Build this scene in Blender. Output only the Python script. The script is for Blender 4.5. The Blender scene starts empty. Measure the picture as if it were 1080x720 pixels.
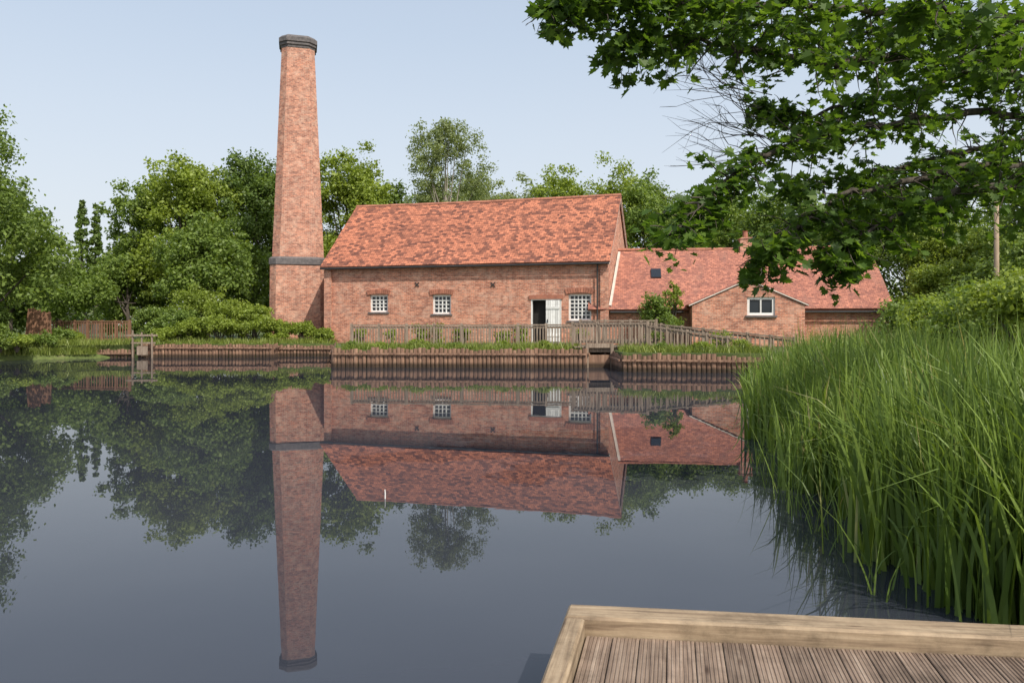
import bpy, math, random, bmesh
import numpy as np
from mathutils import Vector, Matrix
from mathutils.geometry import tessellate_polygon
scene=bpy.context.scene
COL=scene.collection
F=810.0; HC=1.7; HY=342.0
def wx(px,D): return (px-540)*D/F
def wz(py,D): return HC+(HY-py)*D/F
# ---------------------------------------------------------------- materials
def newmat(name):
    m=bpy.data.materials.new(name); m.use_nodes=True
    nt=m.node_tree; nt.nodes.clear()
    out=nt.nodes.new('ShaderNodeOutputMaterial')
    return m,nt,out
def N(nt,t,**k):
    n=nt.nodes.new(t)
    for a,b in k.items():
        if a in n.inputs: n.inputs[a].default_value=b
        else: setattr(n,a,b)
    return n
def ramp(nt,cols,fac=None):
    r=nt.nodes.new('ShaderNodeValToRGB')
    e=r.color_ramp.elements
    while len(e)<len(cols): e.new(0.5)
    for i,(p,c) in enumerate(cols):
        e[i].position=p; e[i].color=(c[0],c[1],c[2],1)
    if fac is not None: nt.links.new(fac,r.inputs[0])
    return r
def mix(nt,mode,f,a,b):
    n=nt.nodes.new('ShaderNodeMix'); n.data_type='RGBA'; n.blend_type=mode
    for sock,v in ((n.inputs[0],f),(n.inputs[6],a),(n.inputs[7],b)):
        if hasattr(v,'is_linked'): nt.links.new(v,sock)
        elif isinstance(v,(int,float)): sock.default_value=v
        else: sock.default_value=(v[0],v[1],v[2],1)
    return n.outputs[2]
def simple(name,cols,scale=4,rough=.85,stretch=(1,1,1),bump=.2,detail=6,metal=0,coord='Object',wet=False):
    m,nt,out=newmat(name)
    tc=N(nt,'ShaderNodeTexCoord'); mp=N(nt,'ShaderNodeMapping'); mp.inputs['Scale'].default_value=stretch
    nt.links.new(tc.outputs[coord],mp.inputs[0])
    no=N(nt,'ShaderNodeTexNoise',Scale=scale,Detail=detail,Roughness=.65)
    nt.links.new(mp.outputs[0],no.inputs['Vector'])
    n=len(cols); r=ramp(nt,[(0.3+0.4*i/max(1,n-1),c) for i,c in enumerate(cols)],no.outputs[0])
    g=N(nt,'ShaderNodeNewGeometry'); r3=ramp(nt,[(0,(.75,.75,.75)),(1,(1.18,1.18,1.18))],g.outputs['Random Per Island']); c=mix(nt,'MULTIPLY',1.0,r.outputs[0],r3.outputs[0])
    if wet:
        sp=N(nt,'ShaderNodeSeparateXYZ'); nt.links.new(g.outputs['Position'],sp.inputs[0])
        ad=N(nt,'ShaderNodeMath',operation='MULTIPLY_ADD'); nt.links.new(no.outputs[0],ad.inputs[0]); ad.inputs[1].default_value=-.15; nt.links.new(sp.outputs[2],ad.inputs[2])
        rw=ramp(nt,[(.04,(.22,.23,.2)),(.16,(1,1,1))],ad.outputs[0]); c=mix(nt,'MULTIPLY',1.0,c,rw.outputs[0])
    p=N(nt,'ShaderNodeBsdfPrincipled',Roughness=rough,Metallic=metal)
    nt.links.new(c,p.inputs['Base Color'])
    if bump:
        b=N(nt,'ShaderNodeBump',Strength=bump,Distance=.02)
        nt.links.new(no.outputs[0],b.inputs['Height']); nt.links.new(b.outputs[0],p.inputs['Normal'])
    nt.links.new(p.outputs[0],out.inputs[0])
    return m
def brickmat(name,c1,c2,mortar,w,h,ms,bias=0,bumpd=.01,patch=((.78,.74,.74),(1.14,1.1,1.06)),pscale=.6,pale=None,palef=.6,rough=.9,grime=None,gf=.45):
    m,nt,out=newmat(name)
    uv=N(nt,'ShaderNodeUVMap')
    br=N(nt,'ShaderNodeTexBrick'); br.inputs['Scale'].default_value=1
    br.inputs['Color1'].default_value=(*c1,1); br.inputs['Color2'].default_value=(*c2,1); br.inputs['Mortar'].default_value=(*mortar,1)
    br.inputs['Mortar Size'].default_value=ms; br.inputs['Brick Width'].default_value=w; br.inputs['Row Height'].default_value=h
    br.inputs['Bias'].default_value=bias; br.inputs['Mortar Smooth'].default_value=.3
    nt.links.new(uv.outputs[0],br.inputs['Vector'])
    no=N(nt,'ShaderNodeTexNoise',Scale=pscale,Detail=8,Roughness=.7); nt.links.new(uv.outputs[0],no.inputs['Vector'])
    r=ramp(nt,[(.32,patch[0]),(.68,patch[1])],no.outputs[0])
    c=mix(nt,'MULTIPLY',1.0,br.outputs[0],r.outputs[0])
    n2=N(nt,'ShaderNodeTexNoise',Scale=5,Detail=5,Roughness=.75); nt.links.new(uv.outputs[0],n2.inputs['Vector'])
    r2=ramp(nt,[(.35,(.66,.62,.62)),(.65,(1.3,1.28,1.24))],n2.outputs[0])
    c=mix(nt,'MULTIPLY',.9,c,r2.outputs[0])
    if pale:
        n3=N(nt,'ShaderNodeTexNoise',Scale=1.5,Detail=10,Roughness=.85); nt.links.new(uv.outputs[0],n3.inputs['Vector'])
        r3=ramp(nt,[(.48,(0,0,0)),(.62,(1,1,1))],n3.outputs[0])
        mm=N(nt,'ShaderNodeMath',operation='MULTIPLY'); mm.inputs[1].default_value=palef; nt.links.new(r3.outputs[0],mm.inputs[0])
        c=mix(nt,'MIX',mm.outputs[0],c,pale)
    if grime:
        mp=N(nt,'ShaderNodeMapping'); mp.inputs['Location'].default_value=(31,7,0); mp.inputs['Scale'].default_value=(1.4,.5,1); nt.links.new(uv.outputs[0],mp.inputs[0])
        n4=N(nt,'ShaderNodeTexNoise',Scale=.9,Detail=9,Roughness=.75); nt.links.new(mp.outputs[0],n4.inputs['Vector'])
        r4=ramp(nt,[(.52,(0,0,0)),(.7,(gf,gf,gf))],n4.outputs[0]); c=mix(nt,'MIX',r4.outputs[0],c,grime)
    p=N(nt,'ShaderNodeBsdfPrincipled',Roughness=rough); p.inputs['Specular IOR Level'].default_value=.25
    nt.links.new(c,p.inputs['Base Color'])
    b=N(nt,'ShaderNodeBump',Strength=.6,Distance=bumpd,invert=True)
    nt.links.new(br.outputs['Fac'],b.inputs['Height']); nt.links.new(b.outputs[0],p.inputs['Normal'])
    nt.links.new(p.outputs[0],out.inputs[0])
    return m
M={}
M['brick']=brickmat('red_brick',(.60,.26,.165),(.27,.11,.078),(.52,.41,.33),.235,.078,.009,bias=-.12,pale=(.68,.46,.345),grime=(.25,.14,.105))
M['brick2']=brickmat('chimney_brick',(.56,.25,.165),(.235,.10,.076),(.50,.40,.32),.235,.078,.009,bias=-.12,pale=(.67,.46,.345),grime=(.22,.125,.095))
M['tile']=brickmat('clay_tile',(.52,.205,.12),(.05,.03,.032),(.12,.055,.045),.25,.165,.010,bias=-.2,bumpd=.012,patch=((.84,.82,.83),(1.08,1.06,1.05)),pscale=.5)
M['tile2']=brickmat('pale_clay_tile',(.47,.20,.135),(.26,.115,.09),(.2,.095,.08),.2,.14,.008,bias=-.1,bumpd=.012,patch=((.78,.78,.82),(1.08,1.06,1.04)),grime=(.25,.155,.12))
M['ridge']=simple('ridge_tile',[(.26,.10,.065),(.44,.18,.11)],3)
M['bluebrick']=simple('blue_engineering_brick',[(.07,.065,.065),(.17,.15,.145)],6)
M['white']=simple('white_paint',[(.64,.63,.60),(.76,.75,.72)],6,.5,bump=.03)
M['dark']=simple('shade_paint',[(.012,.011,.01),(.02,.018,.016)],3,.9)  # near-black colour painting shade inside the mill and below the deck boards
M['gutter']=simple('black_gutter',[(.02,.02,.02),(.04,.04,.04)],3,.5)
M['lead']=simple('mortar_fillet',[(.5,.44,.38),(.66,.6,.53)],5)
M['timber']=simple('weathered_timber',[(.12,.082,.058),(.23,.175,.13),(.34,.27,.21)],3,.9,(6,6,.6))
M['piling']=simple('piling_timber',[(.09,.05,.033),(.22,.125,.08),(.36,.225,.15)],2.2,.9,(5,5,.35),wet=True)
M['fence']=simple('brown_fence_timber',[(.12,.06,.035),(.25,.13,.075)],3,.9,(6,6,.6))
M['concrete']=simple('concrete',[(.20,.18,.14),(.30,.27,.22)],3)
M['bark']=simple('bark',[(.04,.032,.025),(.11,.09,.07)],5,.95,(3,3,.6),.5)
M['palebark']=simple('pale_bark',[(.18,.15,.12),(.4,.36,.3)],4,.95,(2,2,.8),.4)
M['pole']=simple('pole_wood',[(.24,.17,.11),(.36,.27,.18)],3)
m,nt,out=newmat('window_glass'); p=N(nt,'ShaderNodeBsdfPrincipled',Roughness=.08); p.inputs['Base Color'].default_value=(.02,.025,.03,1); nt.links.new(p.outputs[0],out.inputs[0]); M['glass']=m
def leafmat(name,dark,mid,light,trans=.38,sc=.5,extra=None,gain=1.0):
    dark,mid,light=[tuple(c*gain for c in q) for q in (dark,mid,light)]
    m,nt,out=newmat(name)
    g=N(nt,'ShaderNodeNewGeometry'); tc=N(nt,'ShaderNodeTexCoord')
    no=N(nt,'ShaderNodeTexNoise',Scale=sc,Detail=3); nt.links.new(tc.outputs['Object'],no.inputs['Vector'])
    a=N(nt,'ShaderNodeMath',operation='MULTIPLY_ADD'); nt.links.new(g.outputs['Random Per Island'],a.inputs[0]); a.inputs[1].default_value=.5
    b=N(nt,'ShaderNodeMath',operation='MULTIPLY'); nt.links.new(no.outputs[0],b.inputs[0]); b.inputs[1].default_value=.55
    nt.links.new(b.outputs[0],a.inputs[2])
    cols=[(.1,dark),(.5,mid),(.86,light)]
    if extra: cols=[(.1,dark),(.45,mid),(.76,light),(.81,extra)]
    r=ramp(nt,cols,a.outputs[0])
    d=N(nt,'ShaderNodeBsdfPrincipled',Roughness=.5); d.inputs['Specular IOR Level'].default_value=.35
    nt.links.new(r.outputs[0],d.inputs['Base Color'])
    t=N(nt,'ShaderNodeBsdfTranslucent'); tcol=mix(nt,'MULTIPLY',1.0,r.outputs[0],(1.8,1.75,.7)); nt.links.new(tcol,t.inputs[0])
    x=N(nt,'ShaderNodeMixShader'); x.inputs[0].default_value=trans
    nt.links.new(d.outputs[0],x.inputs[1]); nt.links.new(t.outputs[0],x.inputs[2]); nt.links.new(x.outputs[0],out.inputs[0])
    return m
M['lf_mid']=leafmat('leaf_mid',(.045,.075,.014),(.12,.175,.035),(.20,.265,.06),gain=1.2)
M['lf_dark']=leafmat('leaf_dark',(.035,.06,.014),(.09,.14,.03),(.155,.215,.045),gain=1.15)
M['lf_yel']=leafmat('leaf_yellow',(.075,.105,.016),(.18,.235,.035),(.28,.34,.065),gain=1.15)
M['lf_grey']=leafmat('leaf_grey',(.085,.105,.045),(.18,.22,.09),(.26,.30,.14),gain=1.15)
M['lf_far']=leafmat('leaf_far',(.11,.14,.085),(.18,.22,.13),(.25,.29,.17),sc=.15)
M['lf_syc']=leafmat('leaf_sycamore',(.028,.058,.010),(.07,.13,.02),(.125,.20,.033),.48,1.5,gain=1.08)
M['reed']=leafmat('reed_leaf',(.035,.07,.015),(.115,.18,.033),(.21,.29,.06),.3,1.2,extra=(.36,.32,.15))
M['grass']=leafmat('grass_blade',(.07,.10,.02),(.16,.21,.035),(.28,.31,.09),.3,.8)
m,nt,out=newmat('grass_ground'); tc=N(nt,'ShaderNodeTexCoord')
n1=N(nt,'ShaderNodeTexNoise',Scale=.25,Detail=8,Roughness=.7); nt.links.new(tc.outputs['Object'],n1.inputs['Vector'])
n2=N(nt,'ShaderNodeTexNoise',Scale=6,Detail=6,Roughness=.7); nt.links.new(tc.outputs['Object'],n2.inputs['Vector'])
r1=ramp(nt,[(.35,(.045,.065,.02)),(.55,(.09,.12,.03)),(.7,(.17,.14,.085))],n1.outputs[0]); r2=ramp(nt,[(.3,(.6,.6,.6)),(.7,(1.3,1.3,1.2))],n2.outputs[0])
c=mix(nt,'MULTIPLY',1.0,r1.outputs[0],r2.outputs[0]); p=N(nt,'ShaderNodeBsdfPrincipled',Roughness=.95); nt.links.new(c,p.inputs['Base Color'])
b=N(nt,'ShaderNodeBump',Strength=.5,Distance=.05); nt.links.new(n2.outputs[0],b.inputs['Height']); nt.links.new(b.outputs[0],p.inputs['Normal'])
nt.links.new(p.outputs[0],out.inputs[0]); M['ground']=m
m,nt,out=newmat('pond_water'); tc=N(nt,'ShaderNodeTexCoord'); mp=N(nt,'ShaderNodeMapping'); mp.inputs['Scale'].default_value=(1,1.6,1)
nt.links.new(tc.outputs['Object'],mp.inputs[0])
n1=N(nt,'ShaderNodeTexNoise',Scale=1.6,Detail=3,Roughness=.5); nt.links.new(mp.outputs[0],n1.inputs['Vector'])
b=N(nt,'ShaderNodeBump',Strength=.02,Distance=.015); nt.links.new(n1.outputs[0],b.inputs['Height'])
n2=N(nt,'ShaderNodeTexNoise',Scale=.35,Detail=5); nt.links.new(tc.outputs['Object'],n2.inputs['Vector'])
r=ramp(nt,[(.3,(.028,.032,.044)),(.7,(.042,.046,.058))],n2.outputs[0])
d=N(nt,'ShaderNodeBsdfDiffuse'); nt.links.new(r.outputs[0],d.inputs[0])
g=N(nt,'ShaderNodeBsdfGlossy',Roughness=.008); nt.links.new(b.outputs[0],g.inputs['Normal'])
fr=N(nt,'ShaderNodeFresnel',IOR=1.54); nt.links.new(b.outputs[0],fr.inputs['Normal'])
x=N(nt,'ShaderNodeMixShader'); nt.links.new(fr.outputs[0],x.inputs[0]); nt.links.new(d.outputs[0],x.inputs[1]); nt.links.new(g.outputs[0],x.inputs[2])
nt.links.new(x.outputs[0],out.inputs[0]); M['water']=m
def woodmat(name,cols,ang,grain=1):
    m,nt,out=newmat(name); tc=N(nt,'ShaderNodeTexCoord'); mp=N(nt,'ShaderNodeMapping'); mp.vector_type='POINT'
    mp.inputs['Rotation'].default_value=(0,0,ang); mp2=N(nt,'ShaderNodeMapping'); mp2.inputs['Scale'].default_value=(2.0,45,30)
    nt.links.new(tc.outputs['Object'],mp.inputs[0]); nt.links.new(mp.outputs[0],mp2.inputs[0])
    n1=N(nt,'ShaderNodeTexNoise',Scale=1,Detail=6,Roughness=.6,Distortion=.4); nt.links.new(mp2.outputs[0],n1.inputs['Vector'])
    n2=N(nt,'ShaderNodeTexNoise',Scale=3.0,Detail=8,Roughness=.75); nt.links.new(tc.outputs['Object'],n2.inputs['Vector'])
    r=ramp(nt,[(.3,cols[0]),(.5,cols[1]),(.7,cols[2])],n1.outputs[0]); r2=ramp(nt,[(.32,(.48,.46,.43)),(.5,(.9,.88,.85)),(.7,(1.2,1.18,1.15))],n2.outputs[0])
    c=mix(nt,'MULTIPLY',1.0,r.outputs[0],r2.outputs[0])
    g=N(nt,'ShaderNodeNewGeometry'); r3=ramp(nt,[(0,(.74,.73,.72)),(1,(1.2,1.2,1.2))],g.outputs['Random Per Island']); c=mix(nt,'MULTIPLY',1.0,c,r3.outputs[0])
    v=N(nt,'ShaderNodeTexVoronoi',Scale=1.0); mp3=N(nt,'ShaderNodeMapping'); mp3.inputs['Scale'].default_value=(2.2,9,6); nt.links.new(mp.outputs[0],mp3.inputs[0]); nt.links.new(mp3.outputs[0],v.inputs['Vector'])
    r4=ramp(nt,[(.06,(.3,.2,.13)),(.13,(1,1,1))],v.outputs['Distance']); c=mix(nt,'MULTIPLY',.85,c,r4.outputs[0])
    p=N(nt,'ShaderNodeBsdfPrincipled',Roughness=.8); nt.links.new(c,p.inputs['Base Color'])
    b=N(nt,'ShaderNodeBump',Strength=.5,Distance=.005); nt.links.new(n1.outputs[0],b.inputs['Height']); nt.links.new(b.outputs[0],p.inputs['Normal'])
    nt.links.new(p.outputs[0],out.inputs[0]); return m
# ---------------------------------------------------------------- mesh helpers
class MB:
    def __init__(s): s.v=[]; s.f=[]
    def face(s,pts):
        i=len(s.v); s.v+= [tuple(p) for p in pts]; s.f.append(tuple(range(i,i+len(pts))))
    def hexa(s,b,t):
        i=len(s.v); s.v+=[tuple(p) for p in b]+[tuple(p) for p in t]
        s.f+=[(i+3,i+2,i+1,i),(i+4,i+5,i+6,i+7)]
        for k in range(4):
            j=(k+1)%4; s.f.append((i+k,i+j,i+4+j,i+4+k))
    def box(s,x0,x1,y0,y1,z0,z1):
        s.hexa([(x0,y0,z0),(x1,y0,z0),(x1,y1,z0),(x0,y1,z0)],[(x0,y0,z1),(x1,y0,z1),(x1,y1,z1),(x0,y1,z1)])
    def prism(s,poly,z0,z1):
        n=len(poly); i=len(s.v); s.v+=[(p[0],p[1],z0) for p in poly]+[(p[0],p[1],z1) for p in poly]
        s.f.append(tuple(i+k for k in reversed(range(n)))); s.f.append(tuple(i+n+k for k in range(n)))
        for k in range(n):
            j=(k+1)%n; s.f.append((i+k,i+j,i+n+j,i+n+k))
    def beam(s,a,b,w,h):
        a=Vector(a); b=Vector(b); d=(b-a).normalized(); up=Vector((0,0,1))
        if abs(d.z)>.95: up=Vector((0,1,0))
        side=d.cross(up).normalized(); u=side.cross(d)
        q=[side*(-w/2)-u*h/2, side*(w/2)-u*h/2, side*(w/2)+u*h/2, side*(-w/2)+u*h/2]
        i=len(s.v); s.v+=[tuple(a+k) for k in q]+[tuple(b+k) for k in q]
        s.f+=[(i,i+1,i+2,i+3),(i+7,i+6,i+5,i+4)]
        for k in range(4):
            j=(k+1)%4; s.f.append((i+k,i+4+k,i+4+j,i+j))
    def tube(s,pts,rad,n=8):
        pts=[Vector(p) for p in pts]; i0=len(s.v)
        for k,p in enumerate(pts):
            d=(pts[min(k+1,len(pts)-1)]-pts[max(k-1,0)]).normalized()
            a=d.cross(Vector((0.3,1,.2))).normalized(); b=d.cross(a)
            for j in range(n):
                t=2*math.pi*j/n; s.v.append(tuple(p+(a*math.cos(t)+b*math.sin(t))*rad[k]))
        for k in range(len(pts)-1):
            for j in range(n):
                j2=(j+1)%n; s.f.append((i0+k*n+j,i0+k*n+j2,i0+(k+1)*n+j2,i0+(k+1)*n+j))
        s.f.append(tuple(i0+j for j in range(n))); s.f.append(tuple(i0+(len(pts)-1)*n+j for j in reversed(range(n))))
    def obj(s,name,mat,parent=None,loc=(0,0,0),rz=0,smooth=False,fixn=True):
        me=bpy.data.meshes.new(name); me.from_pydata(s.v,[],s.f); me.update()
        if fixn:
            bm=bmesh.new(); bm.from_mesh(me); bmesh.ops.recalc_face_normals(bm,faces=bm.faces); bm.to_mesh(me); bm.free()
        uvl=me.uv_layers.new(name='UVMap')
        for p in me.polygons:
            n=p.normal
            u=Vector((0,0,1)).cross(n)
            if u.length<.05: u=Vector((1,0,0))
            u.normalize(); v=n.cross(u)
            if u.x<-.001 or (abs(u.x)<.001 and u.y<0): u=-u
            for li in p.loop_indices:
                co=me.vertices[me.loops[li].vertex_index].co
                uvl.data[li].uv=(co.dot(u)+50,co.dot(v)+50)
        if smooth: me.polygons.foreach_set('use_smooth',[True]*len(me.polygons))
        me.materials.append(mat)
        o=bpy.data.objects.new(name,me); COL.objects.link(o)
        o.location=loc; o.rotation_euler=(0,0,rz)
        if parent: o.parent=parent
        return o
def top(name,label,cat,loc=(0,0,0),rz=0,group=None):
    e=bpy.data.objects.new(name,None); e.empty_display_size=.3; COL.objects.link(e)
    e.location=loc; e.rotation_euler=(0,0,rz); tag(e,label,cat,group); return e
def tag(o,label,cat,group=None):
    o['label']=label; o['category']=cat
    if group: o['group']=group
def polymesh(name,V,nper,mat,parent=None,loc=(0,0,0)):
    V=np.asarray(V,dtype=np.float32); n=V.shape[0]
    me=bpy.data.meshes.new(name)
    me.vertices.add(n*nper); me.vertices.foreach_set('co',V.reshape(-1))
    me.loops.add(n*nper); me.loops.foreach_set('vertex_index',np.arange(n*nper,dtype=np.int32))
    me.polygons.add(n); me.polygons.foreach_set('loop_start',np.arange(0,n*nper,nper,dtype=np.int32))
    me.update(calc_edges=True); me.validate()
    me.materials.append(mat); o=bpy.data.objects.new(name,me); COL.objects.link(o); o.location=loc
    if parent: o.parent=parent
    return o
def unit(a): return a/np.maximum(1e-6,np.linalg.norm(a,axis=-1,keepdims=True))
def leaves(rng,C,R,n,size,squash=.8,up=.35):
    C=np.asarray(C); R=np.asarray(R); w=R**2/np.sum(R**2)
    idx=rng.choice(len(R),n,p=w)
    d=unit(rng.normal(size=(n,3))); r=R[idx]*rng.random(n)**.5*(1+.22*rng.normal(size=n))
    p=C[idx]+d*r[:,None]*np.array([1,1,squash])
    nr=unit(d*.6+rng.normal(size=(n,3))*.6+np.array([0,0,up]))
    t=unit(np.cross(nr,rng.normal(size=(n,3)))); b=np.cross(nr,t)
    s=size*(.55+.8*rng.random(n))[:,None]
    return np.stack([p-t*s*.5,p-b*s*.32,p+t*s*.5,p+b*s*.32],axis=1)
def crown_clumps(rng,cx,cy,cz,R,H2,nl=10,nc=14,big=1.0):
    C=[];RR=[];L=[]
    for i in range(nl):
        d=unit(rng.normal(size=3)); f=.5+.22*rng.random()
        if i==0: d=np.array([0,0,1.]); f=.6
        if i in (1,2,3): d=unit(np.array([rng.uniform(-1,1),rng.uniform(-.6,.6),.9])); f=.6
        l=np.array([cx+d[0]*R*f,cy+d[1]*R*f,cz+d[2]*H2*f]); lr=R*(.34+.2*rng.random()); L.append((l,lr))
        for j in range(nc):
            e=unit(rng.normal(size=3)); q=l+e*lr*(.35+.65*rng.random())*np.array([1,1,min(1.3,H2/R)])
            C.append(q); RR.append(R*(.11+.11*rng.random())*big)
    return C,RR,L
TREEN=0
def tree(name,label,px,D,toppy,R,mat,n=16000,leaf=.24,bot=2.5,bark='bark',nl=14,nc=16,x=None,group=None,dense=1.0,thin=1.0,column=False):
    global TREEN; TREEN+=1
    rng=np.random.default_rng(100+TREEN)
    X=wx(px,D) if x is None else x; z0=.68; T=wz(toppy,D)
    H2=(T-bot)/2/1.0; cz=bot+H2-z0
    e=top(name,label,'tree',(X,D,z0),0,group)
    if column:
        C=[];RR=[];L=[]
        for i in range(150):
            t=rng.random(); rr=R*(math.sin(math.pi*min(1,.12+t*.9))**.6)*(1-.35*t); a=rng.random()*6.28
            C.append(np.array([math.cos(a)*rr*.7,math.sin(a)*rr*.7,bot-z0+(T-bot)*t*.98])); RR.append(R*(.22+.15*rng.random()))
    else: C,RR,L=crown_clumps(rng,0,0,cz,R,H2,nl,nc,dense)
    mb=MB(); r0=(.022*(T-z0)+.05)*thin
    mb.tube([(0,0,-.1),(.05,0,cz*.35),(-.08,.05,cz*.8),(0,0,cz+H2*.5)],[r0,r0*.8,r0*.5,r0*.12],8)
    for l,lr in L:
        f=.35+.45*rng.random(); s=np.array([0,0,min(cz,l[2])*f+.3]); m_=(s+l)/2+np.array([0,0,-.1*R])
        mb.tube([s,m_,l],[r0*.35,r0*.2,r0*.06],5)
    mb.obj('trunk',M[bark],e,smooth=True,fixn=False)
    polymesh('crown',leaves(rng,C,RR,n,leaf),4,M[mat],e)
    return e
def shrub(name,label,X,Y,R,H,mat,n=5000,leaf=.14,z0=.68,cat='shrub',group=None,squash=1.0):
    global TREEN; TREEN+=1
    rng=np.random.default_rng(500+TREEN)
    e=top(name,label,cat,(X,Y,z0),0,group)
    C,RR,L=crown_clumps(rng,0,0,H*.5,R,H*.5,8,9)
    mb=MB()
    for l,lr in L: mb.tube([(0,0,-.1),(l[0]*.4,l[1]*.4,l[2]*.5),tuple(l)],[.05,.035,.01],5)
    mb.obj('stem',M['bark'],e,fixn=False)
    V=leaves(rng,C,[r*1.3 for r in RR],n,leaf); V=V[V[:,:,2].min(axis=1)>-.1]
    polymesh('foliage',V,4,M[mat],e)
    return e
# ---------------------------------------------------------------- camera, light, world
cam=bpy.data.cameras.new('camera'); co=bpy.data.objects.new('camera',cam); COL.objects.link(co); scene.camera=co
co.location=(0,0,HC); co.rotation_euler=(math.radians(90),0,0); cam.sensor_width=36; cam.lens=27; cam.shift_y=-18/1080; cam.clip_end=2000; cam.clip_start=.05
az=math.radians(35); el=math.radians(47)
sd=Vector((math.sin(az)*math.cos(el),-math.cos(az)*math.cos(el),math.sin(el)))
sl=bpy.data.lights.new('sun','SUN'); sl.energy=4.5; sl.angle=math.radians(.5); sl.color=(1,.94,.84)
so=bpy.data.objects.new('sun',sl); COL.objects.link(so); so.rotation_euler=sd.to_track_quat('Z','Y').to_euler(); so.location=(10,-10,30)
w=bpy.data.worlds.new('World'); scene.world=w; w.use_nodes=True; nt=w.node_tree
bg=nt.nodes['Background']; sky=nt.nodes.new('ShaderNodeTexSky'); sky.sky_type='NISHITA'; sky.sun_disc=False
sky.sun_elevation=el; sky.sun_rotation=math.radians(180)-az; sky.air_density=1.0; sky.dust_density=5.0; sky.ozone_density=1.0
tc=nt.nodes.new('ShaderNodeTexCoord'); sx_=nt.nodes.new('ShaderNodeSeparateXYZ'); nt.links.new(tc.outputs['Generated'],sx_.inputs[0])
hr=ramp(nt,[(0.0,(.85,.85,.85)),(.25,(.75,.75,.75)),(.6,(.55,.55,.55))],sx_.outputs[2])
hz=ramp(nt,[(0.0,(.90,.94,.97)),(.35,(.70,.81,.95)),(1.0,(.5,.63,.9))],sx_.outputs[2])
hm=mix(nt,'MULTIPLY',1.0,hz.outputs[0],(6.9,6.9,6.9))
cc=mix(nt,'MIX',hr.outputs[0],sky.outputs[0],hm)
nt.links.new(cc,bg.inputs[0]); bg.inputs[1].default_value=.148
scene.view_settings.view_transform='Standard'; scene.view_settings.look='None'; scene.view_settings.exposure=0
# ---------------------------------------------------------------- ground and water
pond=[(-60,-8),(-45,20),(-30,34),(-24.5,36.5),(-21.5,39.2),(-19,39.5),(-12.3,39.5),(-12.9,41),(-9.5,41),(-7.1,30.6),(2.87,30.0),(3.0,34.5),(4.05,34.5),(3.97,27.6),(9.3,26.8),(9.9,24),(6.9,15),(5.2,9),(4.4,5),(4.6,2.5),(5,-8)]
GZ=.68
outer=[(-600,-300),(600,-300),(600,900),(-600,900)]
pv=[Vector((x,y,GZ)) for x,y in outer]; hv=[Vector((x,y,GZ)) for x,y in pond]
tris=tessellate_polygon([pv,list(reversed(hv))])
allv=pv+list(reversed(hv)); V=[tuple(v) for v in allv]; Fc=[t for t in tris]
np_=len(pond); i0=len(V)
for k,(x,y) in enumerate(pond):
    d=Vector((-5-x,18-y)).normalized()
    if k in range(5,15): V.append((x,y,-.5))
    else: V.append((x+d.x*1.2,y+d.y*1.2,-.5))
rev=[4+np_-1-k for k in range(np_)]
for k in range(np_):
    j=(k+1)%np_; Fc.append((rev[k],rev[j],i0+j,i0+k))
me=bpy.data.meshes.new('ground'); me.from_pydata(V,[],Fc); me.materials.append(M['ground']); g=bpy.data.objects.new('ground',me); COL.objects.link(g); g['kind']='structure'
mb=MB(); mb.face([(-70,-12,0),(14,-12,0),(14,48,0),(-70,48,0)]); o=mb.obj('water',M['water'],fixn=False); o['kind']='structure'
mb=MB(); mb.prism([(-7.5,33.6),(2.6,32.9),(8,31.4),(8,33.2),(2.9,35.6),(-7.9,36.4)],GZ-.05,GZ+.006); o=mb.obj('path',M['concrete']); o['kind']='structure'
mb=MB(); mb.prism([(-27,38.6),(-21.8,40.4),(-19.2,40.2),(-19.2,41.4),(-22,41.8),(-27.5,40.4)],GZ-.05,GZ+.006); o=mb.obj('path',M['concrete']); o['kind']='structure'
# ---------------------------------------------------------------- main mill
ANG=math.radians(15.5)
def mkframe(O,ang):
    ax=(math.cos(ang),-math.sin(ang)); ay=(math.sin(ang),math.cos(ang))
    def s_of(px,c=0):
        r=(px-540)/F; return (r*(O[1]+c*ay[1])-(O[0]+c*ay[0]))/(ax[0]-r*ax[1])
    def z_of(py,s,c=0):
        D=O[1]+s*ax[1]+c*ay[1]; return HC+(HY-py)*D/F-GZ
    return s_of,z_of
O1=(-10.25,42.16); s1,z1=mkframe(O1,ANG); L=15.56; W=8.0; EH=4.3; RH=7.92
mill=top('brick_mill','long red brick mill with clay tile roof beside the pond','building',(O1[0],O1[1],GZ),-ANG)
def openwall(mb,x0,x1,z0,z1_,y,ops,depth=.22):
    xs=sorted({x0,x1,*[o[0] for o in ops],*[o[1] for o in ops]}); zs=sorted({z0,z1_,*[o[2] for o in ops],*[o[3] for o in ops]})
    for a,b in zip(xs,xs[1:]):
        for c,d in zip(zs,zs[1:]):
            mx=(a+b)/2; mz=(c+d)/2
            if any(o[0]<mx<o[1] and o[2]<mz<o[3] for o in ops): continue
            mb.face([(a,y,c),(b,y,c),(b,y,d),(a,y,d)])
    for a,b,c,d in ops:
        mb.face([(a,y,c),(a,y+depth,c),(a,y+depth,d),(a,y,d)]); mb.face([(b,y,c),(b,y,d),(b,y+depth,d),(b,y+depth,c)])
        mb.face([(a,y,d),(a,y+depth,d),(b,y+depth,d),(b,y,d)]); mb.face([(a,y,c),(b,y,c),(b,y+depth,c),(a,y+depth,c)])
wins=[(390,409,311,329),(456,475.5,311,331),(599.5,623.5,310,338)]
ops=[]
for a,b,c,d in wins:
    sa,sb=s1(a),s1(b); sm=(sa+sb)/2; ops.append((sa,sb,z1(d,sm),z1(c,sm)))
da,db=s1(560),s1(577.5); dm=(da+db)/2; dz=z1(315.5,dm); ops_d=(da,s1(592),.12,dz)
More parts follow.
